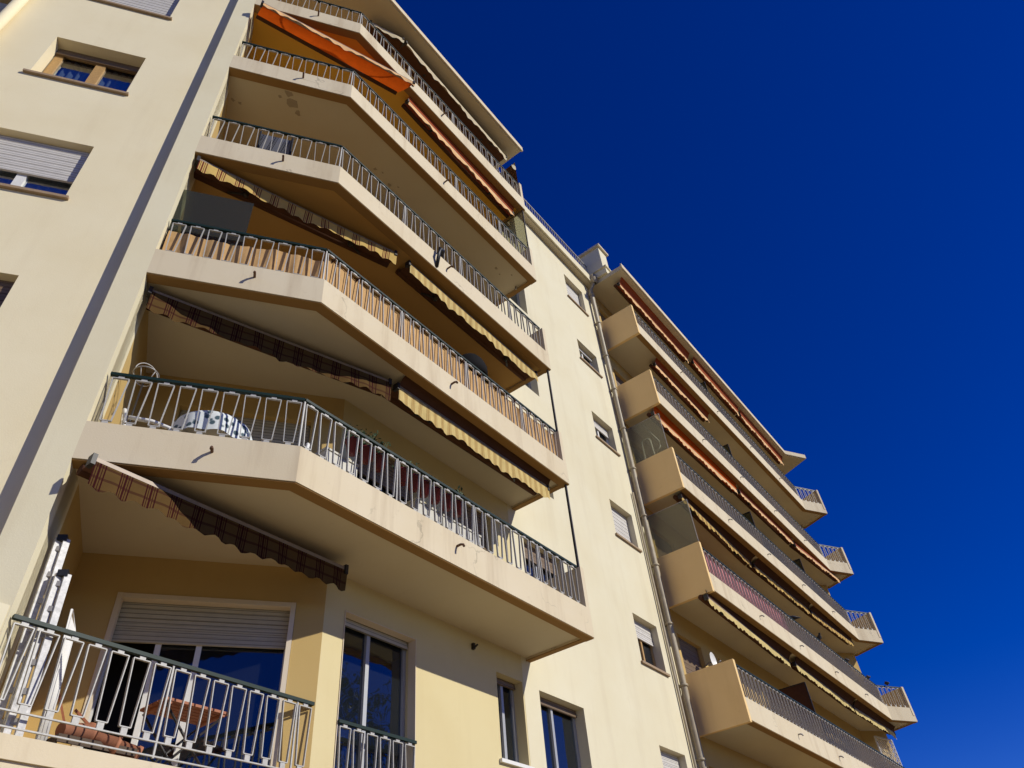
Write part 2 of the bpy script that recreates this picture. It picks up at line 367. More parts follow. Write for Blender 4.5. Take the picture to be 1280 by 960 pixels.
def window(F, h, depth=0.16, frame='alu', mull=(), shut=0.0, shm='shutter_white', sill=None, curtain=None, name='window', glass=None, fw=0.055, mw=0.06, lintel=None, transom=(), pane_to=None):
    # frame > pane, shutter, sill, curtain, interior; h = (s0,s1,z0,z1) opening in wall frame F
    o, e, n = F; a, b, c, d = h; g = 0.003
    glass = glass or ('glass_dull' if curtain or F is FL else 'glass')
    fb = lambda mb, *q: mb.frame_box(o, e, n, UP, q)
    f = MB(); D0, D1 = depth, depth + 0.05
    zt = d - 0.02 - shut * (d - c)
    fb(f, a + g, a + fw, D0, D1, c + g, d - g); fb(f, b - fw, b - g, D0, D1, c + g, d - g)
    fb(f, a + fw + .001, b - fw - .001, D0 + .002, D1, d - fw, d - g); fb(f, a + fw + .001, b - fw - .001, D0 + .002, D1, c + g, c + fw)
    for m in mull: fb(f, m - mw / 2, m + mw / 2, D0 - .012, D1 - .004, c + fw + .001, d - fw - .001)
    for z in transom: fb(f, a + fw + .001, b - fw - .001, D0 + .004, D1 - .003, z - .025, z + .025)
    w_ = f.build(name, M[frame], bld)
    p = MB(); P = lambda s, dd, z: o + e * s + n * dd + Vector((0, 0, z))
    pe = pane_to or b - .02; p.quad(P(a + .02, D0 + .03, c + .02), P(pe, D0 + .03, c + .02), P(pe, D0 + .03, d - .02), P(a + .02, D0 + .03, d - .02))
    p.build('pane', M[glass], w_)
    r = MB(); q0, q1 = D0 + 0.07, D0 + 0.75
    r.quad(P(a - .3, q1, c), P(b + .3, q1, c), P(b + .3, q1, d), P(a - .3, q1, d)); r.quad(P(a - .3, q0, c), P(a - .3, q1, c), P(a - .3, q1, d), P(a - .3, q0, d))
    r.quad(P(b + .3, q1, c), P(b + .3, q0, c), P(b + .3, q0, d), P(b + .3, q1, d)); r.quad(P(a - .3, q1, d), P(b + .3, q1, d), P(b + .3, q0, d), P(a - .3, q0, d))
    r.quad(P(a - .3, q0, c), P(b + .3, q0, c), P(b + .3, q1, c), P(a - .3, q1, c))
    r.build('interior', M['room'], w_)
    if shut > 0:
        s = MB(); zb = d - shut * (d - c); k = max(2, int((d - zb) / 0.055)); hh = (d - .004 - zb) / k
        for i in range(k):
            fb(s, a + .02, b - .02, D0 - .045 + .004 * (i % 2), D0 - .018, zb + i * hh + .004, zb + (i + 1) * hh)
        fb(s, a + .018, b - .018, D0 - .05, D0 - .015, zb - .03, zb + .002)
        s.build('roller_shutter', M[shm], w_)
    if sill:
        s = MB(); fb(s, a - .06, b + .06, -.05, depth - .01, c - .045, c + .004); s.build('sill', M[sill], w_)
    if lintel:
        s = MB(); q = lintel
        fb(s, a + .003, a + q, -.012, D0 - .055, c + .01, d - .003); fb(s, b - q, b - .003, -.012, D0 - .055, c + .01, d - .003)
        fb(s, a + q + .001, b - q - .001, -.010, D0 - .055, d - q, d - .004); s.build('surround', M['trim'], w_)
    if curtain:
        s = MB(); rows = [[], []]
        a2, b2 = a + .05, b - .05; K = 60
        for i in range(K + 1):
            x = a2 + (b2 - a2) * i / K; dd = D0 + .16 + .03 * math.sin(i * 1.1) + .012 * math.sin(i * 2.7)
            rows[0].append(P(x, dd, c + .01)); rows[1].append(P(x, dd, d - .02))
        s.grid(rows); s.build('curtain', M[curtain], w_)
    return w_

# --- left wall, its windows, pier
Lwin = [(1.35, 2.73, 16.58, 17.90), (1.35, 2.73, 13.54, 14.88), (1.35, 2.73, 10.57, 11.90), (1.35, 2.73, 7.60, 8.93)]
wall('wall', FL, 0.0, 3.62, 4.4, 24.0, Lwin, M['cream_left'])
window(FL, Lwin[0], shut=0.85, shm='shutter_white', sill='sillstone', frame='whiteframe', mull=(2.04,))
window(FL, Lwin[1], depth=0.24, shut=0.12, shm='shutter_brown', sill='sillstone', frame='wood', mull=(2.02,), fw=0.13, mw=0.15, curtain='curtain')
window(FL, Lwin[2], shut=0.58, shm='shutter_white', sill='sillstone', frame='whiteframe', mull=(2.04,), mw=0.12, curtain='curtain_white')
window(FL, Lwin[3], shut=0.95, shm='shutter_brown', sill='sillstone', frame='wood', mull=(2.04,))
pq = [P1, P0, P0 + nL * 0.163, P0 + nL * .5, P1 + nL * .5]
MB().prism([tuple(p) for p in pq], 3.78, 24.0).build('pier', M['pier'], bld)
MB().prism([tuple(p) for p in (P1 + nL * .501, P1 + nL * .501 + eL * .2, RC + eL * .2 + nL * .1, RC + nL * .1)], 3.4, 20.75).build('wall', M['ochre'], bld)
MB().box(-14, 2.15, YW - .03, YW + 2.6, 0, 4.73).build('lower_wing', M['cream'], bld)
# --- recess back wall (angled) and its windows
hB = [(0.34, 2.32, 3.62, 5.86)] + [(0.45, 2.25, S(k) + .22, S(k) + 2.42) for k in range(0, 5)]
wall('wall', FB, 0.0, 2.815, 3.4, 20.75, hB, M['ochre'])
window(FB, hB[0], depth=0.16, frame='whiteframe', mull=(1.35, 1.78), shut=0.22, shm='shutter_beige', name='patio_window', fw=0.07, lintel=0.06, pane_to=1.79)
for i, h in enumerate(hB[1:]): window(FB, h, depth=0.14, frame='whiteframe', mull=(1.35,), shut=0.97 if i in (0, 2) else 0.5, shm='shutter_beige', name='patio_window')
# --- straight back wall of the recess
hA = [(5.82, 7.11, 3.62, 5.89), (8.87, 9.52, 4.66, 5.90)]
for k in range(0, 5): hA += [(5.82, 7.11, S(k) + .22, S(k) + 2.47), (7.7, 9.0, S(k) + .22, S(k) + 2.47)]
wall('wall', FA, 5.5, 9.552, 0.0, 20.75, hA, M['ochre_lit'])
window(FA, hA[0], depth=0.18, mull=(6.40,), name='patio_window', shut=0.035, shm='shutter_beige', lintel=0.012)
window(FA, hA[1], depth=0.18, mull=(9.2,), name='window', frame='alu', shut=0.05, shm='shutter_brown', sill='whiteframe')
for k in range(0, 5):
    for h, sh in ((hA[2 + 2 * k], 0.25), (hA[3 + 2 * k], 0.6 if k % 2 else 0.3)):
        window(FA, h, depth=0.16, mull=((h[0] + h[1]) / 2,), name='patio_window', shut=sh, shm='shutter_brown')
# --- bridge wall
hW = [(9.97, 11.27, 4.55, 5.88)] + [(9.97, 11.27, S(k) + .95, S(k) + 2.45) for k in range(0, 5)]
bz = [(4.70, 5.76), (7.38, 8.46), (10.40, 11.40), (13.32, 14.23), (16.22, 17.04), (18.94, 20.06)]
hW += [(13.87, 14.93, a, b) for a, b in bz]
wall('wall', FA, 9.555, 15.70, 0.0, 20.75, hW, M['cream'])
window(FA, hW[0], depth=0.2, mull=(10.55,), shut=0.07, shm='shutter_brown')
for h in hW[1:6]: window(FA, h, depth=0.2, mull=(10.6,), shut=0.2, shm='shutter_brown')
for i, h in enumerate(hW[6:]):
    window(FA, h, depth=0.2, mull=(14.4,), shut=(0.97, 0.36, 0.97, 0.28, 0.12, 0.95)[i], shm='shutter_white', sill='sillstone', frame=('whiteframe', 'wood', 'whiteframe', 'whiteframe', 'whiteframe', 'whiteframe')[i])
# --- right block back wall
hR = []
for k in range(-1, 5):
    for x0 in (16.0, 18.2, 21.5, 24.5, 27.5): hR.append((x0, x0 + 1.25, S(k) + .22, S(k) + 2.35))
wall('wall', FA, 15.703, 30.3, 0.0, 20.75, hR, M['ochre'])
for i, h in enumerate(hR): window(FA, h, depth=0.14, mull=((h[0] + h[1]) / 2,), name='patio_window', shut=(0.1, 0.5, 0.97)[i % 3], shm='shutter_brown')
MB().prism([(30.303, 6.75), (31.2, 6.1), (31.6, 6.6), (30.303, 7.0)], 0, 20.75).build('wall', M['ochre'], bld)
# rear shell closing the volume
MB().prism([(-3.5, 22), (31.5, 22), (31.5, 7.9), (31.2, 7.9), (31.2, 21.7), (-3.2, 21.7), (-3.2, 12), (-3.5, 12)], 0, 20.75).build('wall', M['cream'], bld)

# ---------------------------------------------------------------- balconies
def off(poly, d):
    # offset an open polyline inwards (to the left of travel for this building = +normal) by d
    out = []
    for i, p in enumerate(poly):
        ns = []
        if i > 0: a = (poly[i] - poly[i - 1]).normalized(); ns.append(Vector((-a.y, a.x)))
        if i < len(poly) - 1: a = (poly[i + 1] - poly[i]).normalized(); ns.append(Vector((-a.y, a.x)))
        if len(ns) == 1: out.append(p + ns[0] * d)
        else:
            b = (ns[0] + ns[1]).normalized(); out.append(p + b * (d / b.dot(ns[0])))
    return out
LINE_L = [P1, B, E_]
RA = Vector((15.68, 5.5)); RB = Vector((29.9, 5.47)); RE = Vector((30.97, 4.87)); RK = Vector((31.5, 6.1))
LINE_R = [RA, RB, RE]
def loop_mesh():
    mb = MB(); t = 0.013; H = 0.6; wt, wb = 0.083, 0.052
    pts = [(-wt, H), (wt, H), (wb, 0), (-wb, 0)]
    for i in range(4):
        a, b = pts[i], pts[(i + 1) % 4]
        mb.bar((a[0], 0, a[1]), (b[0], 0, b[1]), 0.010, 0.027, (0, 1, 0))
    mb.box(-.030, .030, -.010, .010, H + .0065, H + .034); mb.box(-.030, .030, -.010, .010, -.06, -.0065)
    me = bpy.data.meshes.new('baluster'); me.from_pydata(mb.v, [], mb.f); me.update(); me.materials.append(M['white_metal'])
    return me, mb
LOOP, LOOPMB = loop_mesh()
rest = MB()
def railing(line, z0, single, name='railing', lead=0.0, handrail='green_metal', post_every=7, low=False, start=0.12):
    # line: plan polyline of the rail; z0: height of the loop bottoms
    r = MB(); h = MB(); spots = []
    for i in range(len(line) - 1):
        a, b = line[i], line[i + 1]; d = b - a; L = d.length; d /= L
        n = max(1, round((L - 0.06) / 0.216)); st = L / n; ang = math.atan2(d.y, d.x)
        for j in range(n):
            spots.append((a + d * (st * (j + .5)), ang, j))
            if j % post_every == post_every - 1 and j < n - 1 and i == len(line) - 2 or (j == 0 and i > 0):
                p = a + d * (st * (j + 1) if j else 0.0)
                r.frame_box(v3(p), v3(d), (-d.y, d.x, 0), UP, (-.009, .009, -.009, .009, z0 - (.2 if low else .085), z0 + .63))
        r.bar(v3(a, z0 - .066), v3(b, z0 - .066), 0.022, 0.012)
        if low: r.bar(v3(a, z0 - .185), v3(b, z0 - .185), 0.02, 0.012)
        h.bar(v3(a, z0 + .652), v3(b, z0 + .652), 0.045, 0.036)
    ro = r.build(name, M['white_metal'], bld)
    h.build('handrail', M[handrail], ro)
    if single:
        for p, ang, j in spots:
            o = bpy.data.objects.new('baluster', LOOP); COL.objects.link(o); o.parent = ro
            o.location = v3(p, z0); o.rotation_euler = (0, 0, ang)
    else:
        for p, ang, j in spots:
            k = len(rest.v); c, s = math.cos(ang), math.sin(ang)
            rest.v += [(p.x + x * c - y * s, p.y + x * s + y * c, z0 + z) for x, y, z in LOOPMB.v]
            rest.f += [tuple(k + i for i in f) for f in LOOPMB.f]
    return ro
def spout(par, p, dirv, m='rust', long=0.11):
    p = Vector(p); d = Vector(dirv).normalized()
    mb = MB().tube([p - d * .02, p + d * long * .6, p + d * long + Vector((0, 0, -.02)), p + d * (long + .01) + Vector((0, 0, -.05))], 0.017, 8)
    return mb.build('drain_spout', M[m], par)
def balcony(line, k, ends, soff, fascia='fascia', back=None):
    z = S(k)
    inner = off(line, 0.15)
    poly = [tuple(p) for p in inner] + back
    b = MB().prism(poly, z + .035, z + .20).build('balcony', M[soff], bld)
    fm = MB()
    for i in range(len(line) - 1):
        fm.prism([tuple(line[i]), tuple(line[i + 1]), tuple(inner[i + 1]), tuple(inner[i])], z, z + .475)
    for (p, q, wdt) in ends:                                  # return beam under the end
        d = (q - p).normalized(); n = Vector((-d.y, d.x)) * wdt
        fm.prism([tuple(p), tuple(q), tuple(q + n), tuple(p + n)], z, z + .2)
    f = fm.build('fascia', M[fascia], b)
    de = MB(); o1 = off(line, .012); i1 = off(line, .165)
    for i in range(len(line) - 1): de.prism([tuple(o1[i]), tuple(o1[i + 1]), tuple(i1[i + 1]), tuple(i1[i])], z - .014, z - .001)
    for (p, q, wdt) in ends:
        d = (q - p).normalized(); n = Vector((-d.y, d.x)); de.prism([tuple(p + n * .01 * (1 if wdt > 0 else -1)), tuple(q + n * .01 * (1 if wdt > 0 else -1)), tuple(q + n * wdt * 1.05), tuple(p + n * wdt * 1.05)], z - .012, z - .001)
    de.build('drip_edge', M['drip'], b)
    return b
backL = [(9.69, YW + .1), (5.5, YW + .1), (5.3, 7.1), tuple(RC + Vector((0, .1)))]
balL = []; balR = []
for k in range(0, 5):
    b = balcony(LINE_L, k, [(E_ + Vector((0, .15)), Vector((9.81, YW - .002)), 0.12)], {2: 'soffit_ochre', 4: 'soffit_bounce'}.get(k, 'soffit'), back=backL)
    balL.append(b)
    rl = off(LINE_L, 0.075); rl[0] = rl[0] + (rl[1] - rl[0]).normalized() * .03; rl[-1] = Vector((9.70, rl[-1].y))
    railing(rl, S(k) + .56, k < 2)
    MB().prism([(9.71, 5.503), (9.808, 5.503), (9.808, YW - .003), (9.71, YW - .003)], S(k) + .476, S(k) + 1.20).build('end_panel', M['fascia'], b)
    a = P1 + (B - P1) * 0.585; spout(b, v3(a, S(k) + .26), v3(-nL))
    spout(b, (6.56, 5.5, S(k) + .29), (0, -1, 0))
# low loggia slab with its railing, juliet railing
b = MB().prism([(2.17, YW - .04), (5.50, YW - .04), (5.40, YW + .15), (3.2, 8.35), (2.2, 6.8)], S(-1) + .2, S(-1) + .375).build('balcony', M['fascia'], bld)
MB().prism([(2.175, YW - .012), (5.49, YW - .012), (5.44, YW + .14), (2.22, YW + .14)], 2.9, S(-1) + .199).build('fascia', M['fascia'], b)
railing([Vector((2.215, YW)), Vector((5.47, YW))], 4.01, True, low=True)
railing([Vector((5.83, YW - .02)), Vector((7.10, YW - .02))], 3.90, True)
for k in range(0, 5):
    b = balcony(LINE_R, k, [(RA + Vector((0, .15)), Vector((15.68, YW - .002)), -0.12), (RE + (RK - RE).normalized() * .15, RK, 0.12)], 'soffit', back=[tuple(RK + Vector((-.13, .02))), (31.0, YW + .1), (15.80, YW + .1)])
    balR.append(b)
    rl = off(LINE_R, 0.075); rl[0] = Vector((15.79, rl[0].y)); rl[-1] = rl[-1] + (rl[1] - rl[-1]).normalized() * .1
    railing(rl, S(k) + .56, False)
    MB().box(15.676, 15.775, 5.493, YW - .004, S(k) - .05, S(k) + 1.25).build('end_panel', M['panel'], b)
    d = (RK - RE).normalized(); n = Vector((-d.y, d.x)) * .10; p = RE - d * .006
    MB().prism([tuple(p), tuple(RK), tuple(RK + n), tuple(p + n)], S(k) + .2, S(k) + 1.22).build('end_panel', M['fascia'], b)
    for x in (18.6, 21.4, 24.3, 27.2): spout(b, (x, 5.5, S(k) + .25), (0, -1, 0), 'grey_metal', .1)
rs = rest.build('baluster', M['rail_grey'], bld); rs['kind'] = 'stuff'
# glass screens at balcony ends
def pane_part(par, a, b, z0, z1, m, frame=None, name='glass_screen', fr=0.03, z1b=None):
    a = v3(a); b = v3(b); d = (b - a).normalized(); n = Vector((-d.y, d.x, 0)); L = (b - a).length
    g = MB(); z1b = z1 if z1b is None else z1b
    k = len(g.v)
    for s_ in (-.004, .004):
        for (q, z) in ((a, z0), (b, z0), (b, z1b), (a, z1)): g.v.append(tuple(q + n * s_ + Vector((0, 0, z))))
    for f in ((3, 2, 1, 0), (4, 5, 6, 7), (0, 1, 5, 4), (1, 2, 6, 5), (2, 3, 7, 6), (3, 0, 4, 7)): g.f.append(tuple(k + i for i in f))
    o = g.build(name, M[m], par)
    if frame:
        f = MB(); f.bar(a + Vector((0, 0, z0)), a + Vector((0, 0, z1)), fr); f.bar(b + Vector((0, 0, z0)), b + Vector((0, 0, z1b)), fr)
        f.bar(a + Vector((0, 0, z1)), b + Vector((0, 0, z1b)), fr)
        f.build('screen_frame', M[frame], o)
    return o
MB().bar((9.76, 5.56, S(0) + 1.2), (9.76, 5.56, S(1)), .035).build('corner_post', M['dark_metal'], balL[0])
MB().bar((9.76, 5.56, S(1) + 1.2), (9.76, 5.56, S(2)), .035).build('corner_post', M['dark_metal'], balL[1])
pane_part(balL[3], (9.76, 5.56), (9.76, 6.7), S(3) + 1.2, S(4) - .002, 'frost', 'dark_metal', fr=.025)
pane_part(balL[4], (9.76, 5.56), (9.76, 6.5), S(4) + 1.2, S(4) + 2.35, 'clear', None)
scr0 = P1 + nL * .18
pane_part(balL[1], tuple(scr0), tuple(scr0 - eL * .98), S(1) + .5, S(1) + 2.12, 'smoke', None)
pane_part(balR[2], (15.74, 5.62), (15.74, 6.7), S(2) + 1.25, S(3) - .36, 'frost', 'grey_metal', fr=.015)
pane_part(balR[1], (15.74, 5.52), (15.74, 6.7), S(1) + 1.25, S(2) - .4, 'frost', 'grey_metal', fr=.015)
for k, x in ((4, 21.6), (3, 21.8), (2, 21.6), (2, 26.0), (0, 21.1)):
    pane_part(balR[k], (x, 5.62), (x, 6.7), S(k) + .3, S(k) + (1.95 if k else 2.1), 'smoke' if k else 'brownfab', 'dark_metal', fr=.03, name='divider_screen')
# ---------------------------------------------------------------- roofs
def roof(poly, z0, z1, lipm='cream'):
    r = MB().prism(poly, z0, z1).build('roof', M['soffit'], bld); return r
r = roof([(1.95, 6.72), (3.88, 5.38), (9.87, 5.38), (9.87, 12), (-3.3, 22), (-3.3, 10.2)], 20.78, 20.96)
def edge(par, pts, z0, z1, t=.05):
    e = MB()
    for i in range(len(pts) - 1):
        a, b = Vector(pts[i]), Vector(pts[i + 1]); d = (b - a).normalized(); n = Vector((-d.y, d.x)) * t
        e.prism([tuple(a - n), tuple(b - n), tuple(b - n * .02), tuple(a - n * .02)], z0, z1)
    e.build('gutter', M['fascia'], par)
edge(r, [(1.95, 6.72), (3.88, 5.38), (9.92, 5.38)], 20.80, 21.0)
r = roof([(15.55, 5.42), (29.9, 5.40), (30.93, 4.80), (31.5, 6.1), (31.5, 21.9), (15.55, 21.9)], 20.78, 20.96)
edge(r, [(15.5, 5.42), (29.9, 5.40), (30.95, 4.80)], 20.80, 21.0)
r = roof([(9.873, 6.56), (15.547, 6.56), (15.547, 21.9), (9.873, 21.9)], 20.755, 21.10)
MB().box(9.875, 15.5, 6.50, 6.557, 20.78, 21.11).build('gutter', M['cream'], r)
tr = MB(); xs = [9.95 + .14 * i for i in range(40)]
for x in xs: tr.bar((x, 6.60, 21.12), (x, 6.60, 21.74), .014)
tr.bar((9.9, 6.60, 21.17), (15.5, 6.60, 21.17), .02)
for z in (21.76,): tr.bar((9.9, 6.60, z), (15.5, 6.60, z), .035)
tr.build('roof_railing', M['grey_metal'], bld)
ch = MB().box(15.44, 15.95, 6.0, 6.8, 21.3, 22.38).build('chimney', M['cream'], bld)
MB().box(15.36, 16.03, 5.92, 6.88, 22.383, 22.47).build('chimney_cap', M['fascia'], ch)
MB().box(15.47, 16.06, 5.93, 6.86, 20.963, 21.24).box(15.42, 16.11, 5.88, 6.91, 21.243, 21.298).build('plinth', M['cream'], ch)
for y in (6.18, 6.62):
    MB().lathe((15.69, y, 22.472), [(.10, 0), (.10, .10), (.17, .11), (.17, .15), (.12, .22), (0, .25)]).build('chimney_pot', M['fascia'], ch)
# downpipes
dp = MB().tube([(15.42, 6.45, 20.95), (15.42, 6.5, 20.75), (15.40, 6.62, 20.45), (15.40, 6.63, 3.0), (15.40, 6.63, 0)], .075, 12)
dp = dp.build('downpipe', M['pipe'], bld)
cl = MB()
for k in range(-1, 5):
    for dz in (.9, 2.3): cl.lathe((15.40, 6.63, S(k) + dz), [(.078, 0), (.10, .005), (.10, .05), (.078, .055)], 12)
cl.build('pipe_collar', M['pipe'], dp)
MB().lathe((15.42, 6.44, 20.78), [(.06, -.05), (.13, .05), (.13, .30), (.11, .30)], 12).build('hopper', M['pipe'], dp)
MB().tube([(15.21, 6.70, 0), (15.21, 6.70, 12.2)], .03, 8).build('thin_pipe', M['pipe'], bld)
pl = Lo + eL * 3.5
MB().tube([v3(pl - nL * .11, 0), v3(pl - nL * .11, 24)], .085, 12).build('downpipe', M['cream_left'], bld)

# next bay at the far left: recessed wall and balcony slabs
e2 = Lo + eL * 3.62
MB().prism([tuple(e2), tuple(e2 + nL * 2.2), tuple(e2 + nL * 2.2 + eL * .2), tuple(e2 + eL * .02)], 4.4, 24).build('wall', M['ochre'], bld)
MB().prism([tuple(e2 + nL * 2.0), tuple(e2 + nL * 2.0 + eL * 6), tuple(e2 + nL * 2.2 + eL * 6), tuple(e2 + nL * 2.2)], 4.4, 24).build('wall', M['ochre'], bld)
for k in range(0, 5):
    q = e2 + nL * .25 + eL * .03
    b = MB().prism([tuple(q), tuple(q + nL * 1.8), tuple(q + nL * 1.8 + eL * 5), tuple(q + eL * 5)], S(k) + .02, S(k) + .2).build('balcony', M['soffit'], bld)
    MB().prism([tuple(q - nL * .1), tuple(q), tuple(q + eL * 5), tuple(q - nL * .1 + eL * 5)], S(k), S(k) + .9).build('fascia', M['fascia'], b)

# ---------------------------------------------------------------- awnings
def awning(label, A, Bp, k, ext, fab, val, drop=0.42, bardrop=0.10, group='awnings under the balconies', slack=0.03, arms=2, caszdrop=None, cases='brownfab', skew=None, hood=None):
    caszdrop = bardrop - .03 if caszdrop is None else caszdrop
    z = S(k); A = Vector(A); Bp = Vector(Bp); d = (Bp - A).normalized(); n = Vector((-d.y, d.x)); L = (Bp - A).length
    t = thing('awning', label, 'awning', v3((A + Bp) / 2, z - bardrop), group)
    zb = z - bardrop
    nseg = max(12, int(L / .05)); rows = []
    cA, cB = A + n * ext, Bp + n * ext
    if skew: cA, cB = Vector(skew[0]), Vector(skew[1])
    for i in range(6):                                               # canvas from the roller to the front bar
        f = i / 5; r_ = []
        for j in range(nseg + 1):
            g = j / nseg
            p = (cA + (cB - cA) * g) * (1 - f) + (A + (Bp - A) * g) * f
            r_.append(v3(p, (z - caszdrop) * (1 - f) + (zb + .02) * f - .05 * ext * math.sin(math.pi * f)))
        rows.append(r_)
    MB().grid(rows).build('canopy', M[fab], t)
    rows = [[], [], [], []]; sc = .23
    for j in range(nseg + 1):
        g = j / nseg; s_ = L * g; p = A + (Bp - A) * g
        w = .014 * math.sin(s_ * 9 + 2 * math.sin(s_ * .9)) + .010 * math.sin(s_ * 23 + A.x) + .012 * math.sin(s_ * 3.7 + z)
        bot = drop - .045 * abs(math.cos(math.pi * s_ / sc)) ** 1.5 + .014 * math.sin(s_ * 3.1 + A.x) + .008 * math.sin(s_ * 7.7)
        for i, f in enumerate((.0, .3, .65, 1)):
            q = p - n * (.035 + w * f); rows[i].append(v3(q, zb - .02 - (bot - bardrop) * f))
    MB().grid(rows).build('valance', M[val], t)
    MB().bar(v3(A, zb), v3(Bp, zb), .05, .06).build('front_bar', M['bar'], t)
    MB().tube([v3(cA, z - caszdrop + .02), v3(cB, z - caszdrop + .02)], .06, 10).build('roller', M[cases], t)
    if hood:
        hm = MB(); q0, q1 = A - n * .03, Bp - n * .03; r0, r1 = Vector((A.x, 5.66 if k < 5 else 5.50)), Vector((Bp.x, 5.66 if k < 5 else 5.50))
        hm.grid([[v3(r0 + (r1 - r0) * (j / 20), z + .028 - .004 * (j % 2)) for j in range(21)], [v3((r0 + q0) / 2 + ((r1 + q1) / 2 - (r0 + q0) / 2) * (j / 20), z - .01) for j in range(21)], [v3(q0 + (q1 - q0) * (j / 20), zb + .03) for j in range(21)]])
        hm.build('hood', M[hood], t)
    for i in range(arms):
        g = (.10, .90, .5)[i]; p = A + (Bp - A) * g; c = cA + (cB - cA) * (g + (.06 if i == 0 else -.06))
        kn = (p + c) / 2 + d * (.35 if i == 0 else -.35)
        MB().tube([v3(c, z - .12), v3(kn, z - .17)], .02, 6).tube([v3(kn, z - .17), v3(p, zb - .02)], .018, 6).blob(v3(kn, z - .18), (.05, .05, .06), 8, 5).build('arm', M['dark_metal'], t)
    for p in (A, Bp):
        MB().frame_box(v3(p), v3(d), v3(n), UP, (-.045, .0, -.05, .05, zb - .07, zb + .05)).build('end_bracket', M['dark_metal'], t)
    return t
AW = 'awnings under the left balconies'; AR = 'awnings under the right balconies'
awning('shade-darkened plaid awning with a sunlit yellow left end, under the lowest angled balcony', (2.27, 6.42), (5.45, 6.36), 0, .3, 'brownfab', 'plaid_shaded', .44, .14, AW)
awning('shade-darkened plaid awning hanging below the tan cloth railing, left one of the pair', (2.36, 6.86), (5.60, 5.87), 1, .3, 'brownfab', 'plaid_shaded', .46, .11, AW)
awning('yellow striped awning below the tan cloth railing, right one of the pair', (5.72, 5.84), (9.47, 5.78), 1, .28, 'brownfab', 'stripe', .42, .13, AW, hood='brownfab')
awning('yellow and maroon plaid awning above the smoked glass screen, left one of the pair', (2.28, 6.74), (5.50, 5.76), 2, .3, 'brownfab', 'plaid', .38, .11, AW)
awning('yellow striped awning above the tan cloth railing, right one of the pair', (5.80, 5.74), (9.60, 5.77), 2, .28, 'brownfab', 'stripe', .38, .11, AW)
awning('bright orange awning rolled far out below the top left balcony', (2.23, 6.43), (5.35, 5.25), 4, .9, 'orange', 'peach', .52, .40, AW, skew=((2.295, 6.74), (5.27, 5.72)), caszdrop=.33)
awning('rust red awning with peach valance beside the bright orange awning', (5.62, 5.71), (9.56, 5.76), 4, .15, 'red', 'peach', .40, .22, AW, hood='hoodred')
awning('short off white awning at the roof bend, left of a longer one', (4.6, 6.03), (5.40, 5.70), 5, .4, 'brownfab', 'offwhite', .42, .22, AW)
awning('long off white awning under the left roof edge', (5.50, 5.71), (9.64, 5.76), 5, .4, 'brownfab', 'offwhite', .42, .22, AW)
awning('rust red awning under the right roof, nearest to the chimney', (15.85, 5.77), (20.85, 5.77), 5, .14, 'red', 'peach', 0.44, .26, AR, hood='hoodred')
awning('rust red awning under the right roof, second from the chimney', (21.1, 5.66), (25.2, 5.67), 5, .14, 'red', 'peach', 0.44, .26, AR, hood='hoodred')
awning('rust red awning under the right roof, farthest from the chimney', (25.4, 5.66), (30.0, 5.67), 5, .14, 'red', 'peach', 0.44, .26, AR, hood='hoodred')
awning('single dark red awning below the topmost right balcony', (17.15, 5.80), (21.0, 5.81), 4, .14, 'red', 'peach', 0.38, .20, AR, hood='hoodred')
awning('orange awning with scalloped peach valance over the frosted screen and chair', (15.8, 5.80), (21.3, 5.74), 3, .14, 'orange', 'peach', 0.40, .22, AR, hood='orange')
awning('brown awning with peach scalloped valance farther along from the orange one', (21.5, 5.72), (26.2, 5.70), 3, .14, 'red', 'peach', 0.31, .18, AR, hood='hoodred')
awning('brown awning with ragged peach valance ending past the building corner', (26.4, 5.70), (30.6, 5.45), 3, .14, 'red', 'peach', 0.33, .2, AR, hood='hoodred')
awning('torn yellow plaid awning above the pink cloth railing', (15.9, 5.72), (20.75, 5.92), 2, .14, 'brownfab', 'plaid', 0.32, .14, AR, hood='brownfab')
awning('yellow plaid awning beside the torn one, in the middle of its balcony', (20.95, 5.90), (25.4, 5.85), 2, .14, 'brownfab', 'plaid', 0.32, .14, AR, hood='brownfab')
awning('yellow plaid awning on the same balcony as the torn one, nearest the far corner', (25.6, 5.85), (29.6, 5.72), 2, .14, 'brownfab', 'plaid', 0.32, .14, AR, hood='brownfab')
awning('pale yellow awning above the lowest right balcony, nearest the downpipe', (15.65, 5.68), (21.1, 5.87), 1, .14, 'brownfab', 'yellow', 0.34, .16, AR, hood='brownfab')
awning('pale yellow awning above the lowest right balcony, in the middle', (21.4, 5.80), (26.6, 5.90), 1, .14, 'brownfab', 'yellow', 0.34, .16, AR, hood='brownfab')
awning('pale yellow awning above the lowest right balcony, nearest the white trellis', (26.75, 5.90), (31.0, 5.80), 1, .14, 'brownfab', 'yellow', 0.34, .16, AR, hood='brownfab')
# ---------------------------------------------------------------- things on the balconies
#THINGS
GR = 'pigeons on the right balcony rail'
def wavy(a, b, z0, z1, amp=.018, fr=14, tops=None):
    a = v3(a); b = v3(b); L = (b - a).length; d = (b - a) / L; n = Vector((-d.y, d.x, 0)); K = int(L / .025); rows = []
    for i in range(7):
        f = i / 6; r_ = []
        for j in range(K + 1):
            s_ = L * j / K; w_ = amp * (math.sin(s_ * fr) + .6 * math.sin(s_ * fr * 2.3 + 1)) * (.5 + .5 * f)
            zt = z1 + (tops(s_) if tops else 0) + .008 * math.sin(s_ * 5)
            r_.append(a + d * s_ + n * w_ + Vector((0, 0, zt + (z0 - zt) * f)))
        rows.append(r_)
    return rows
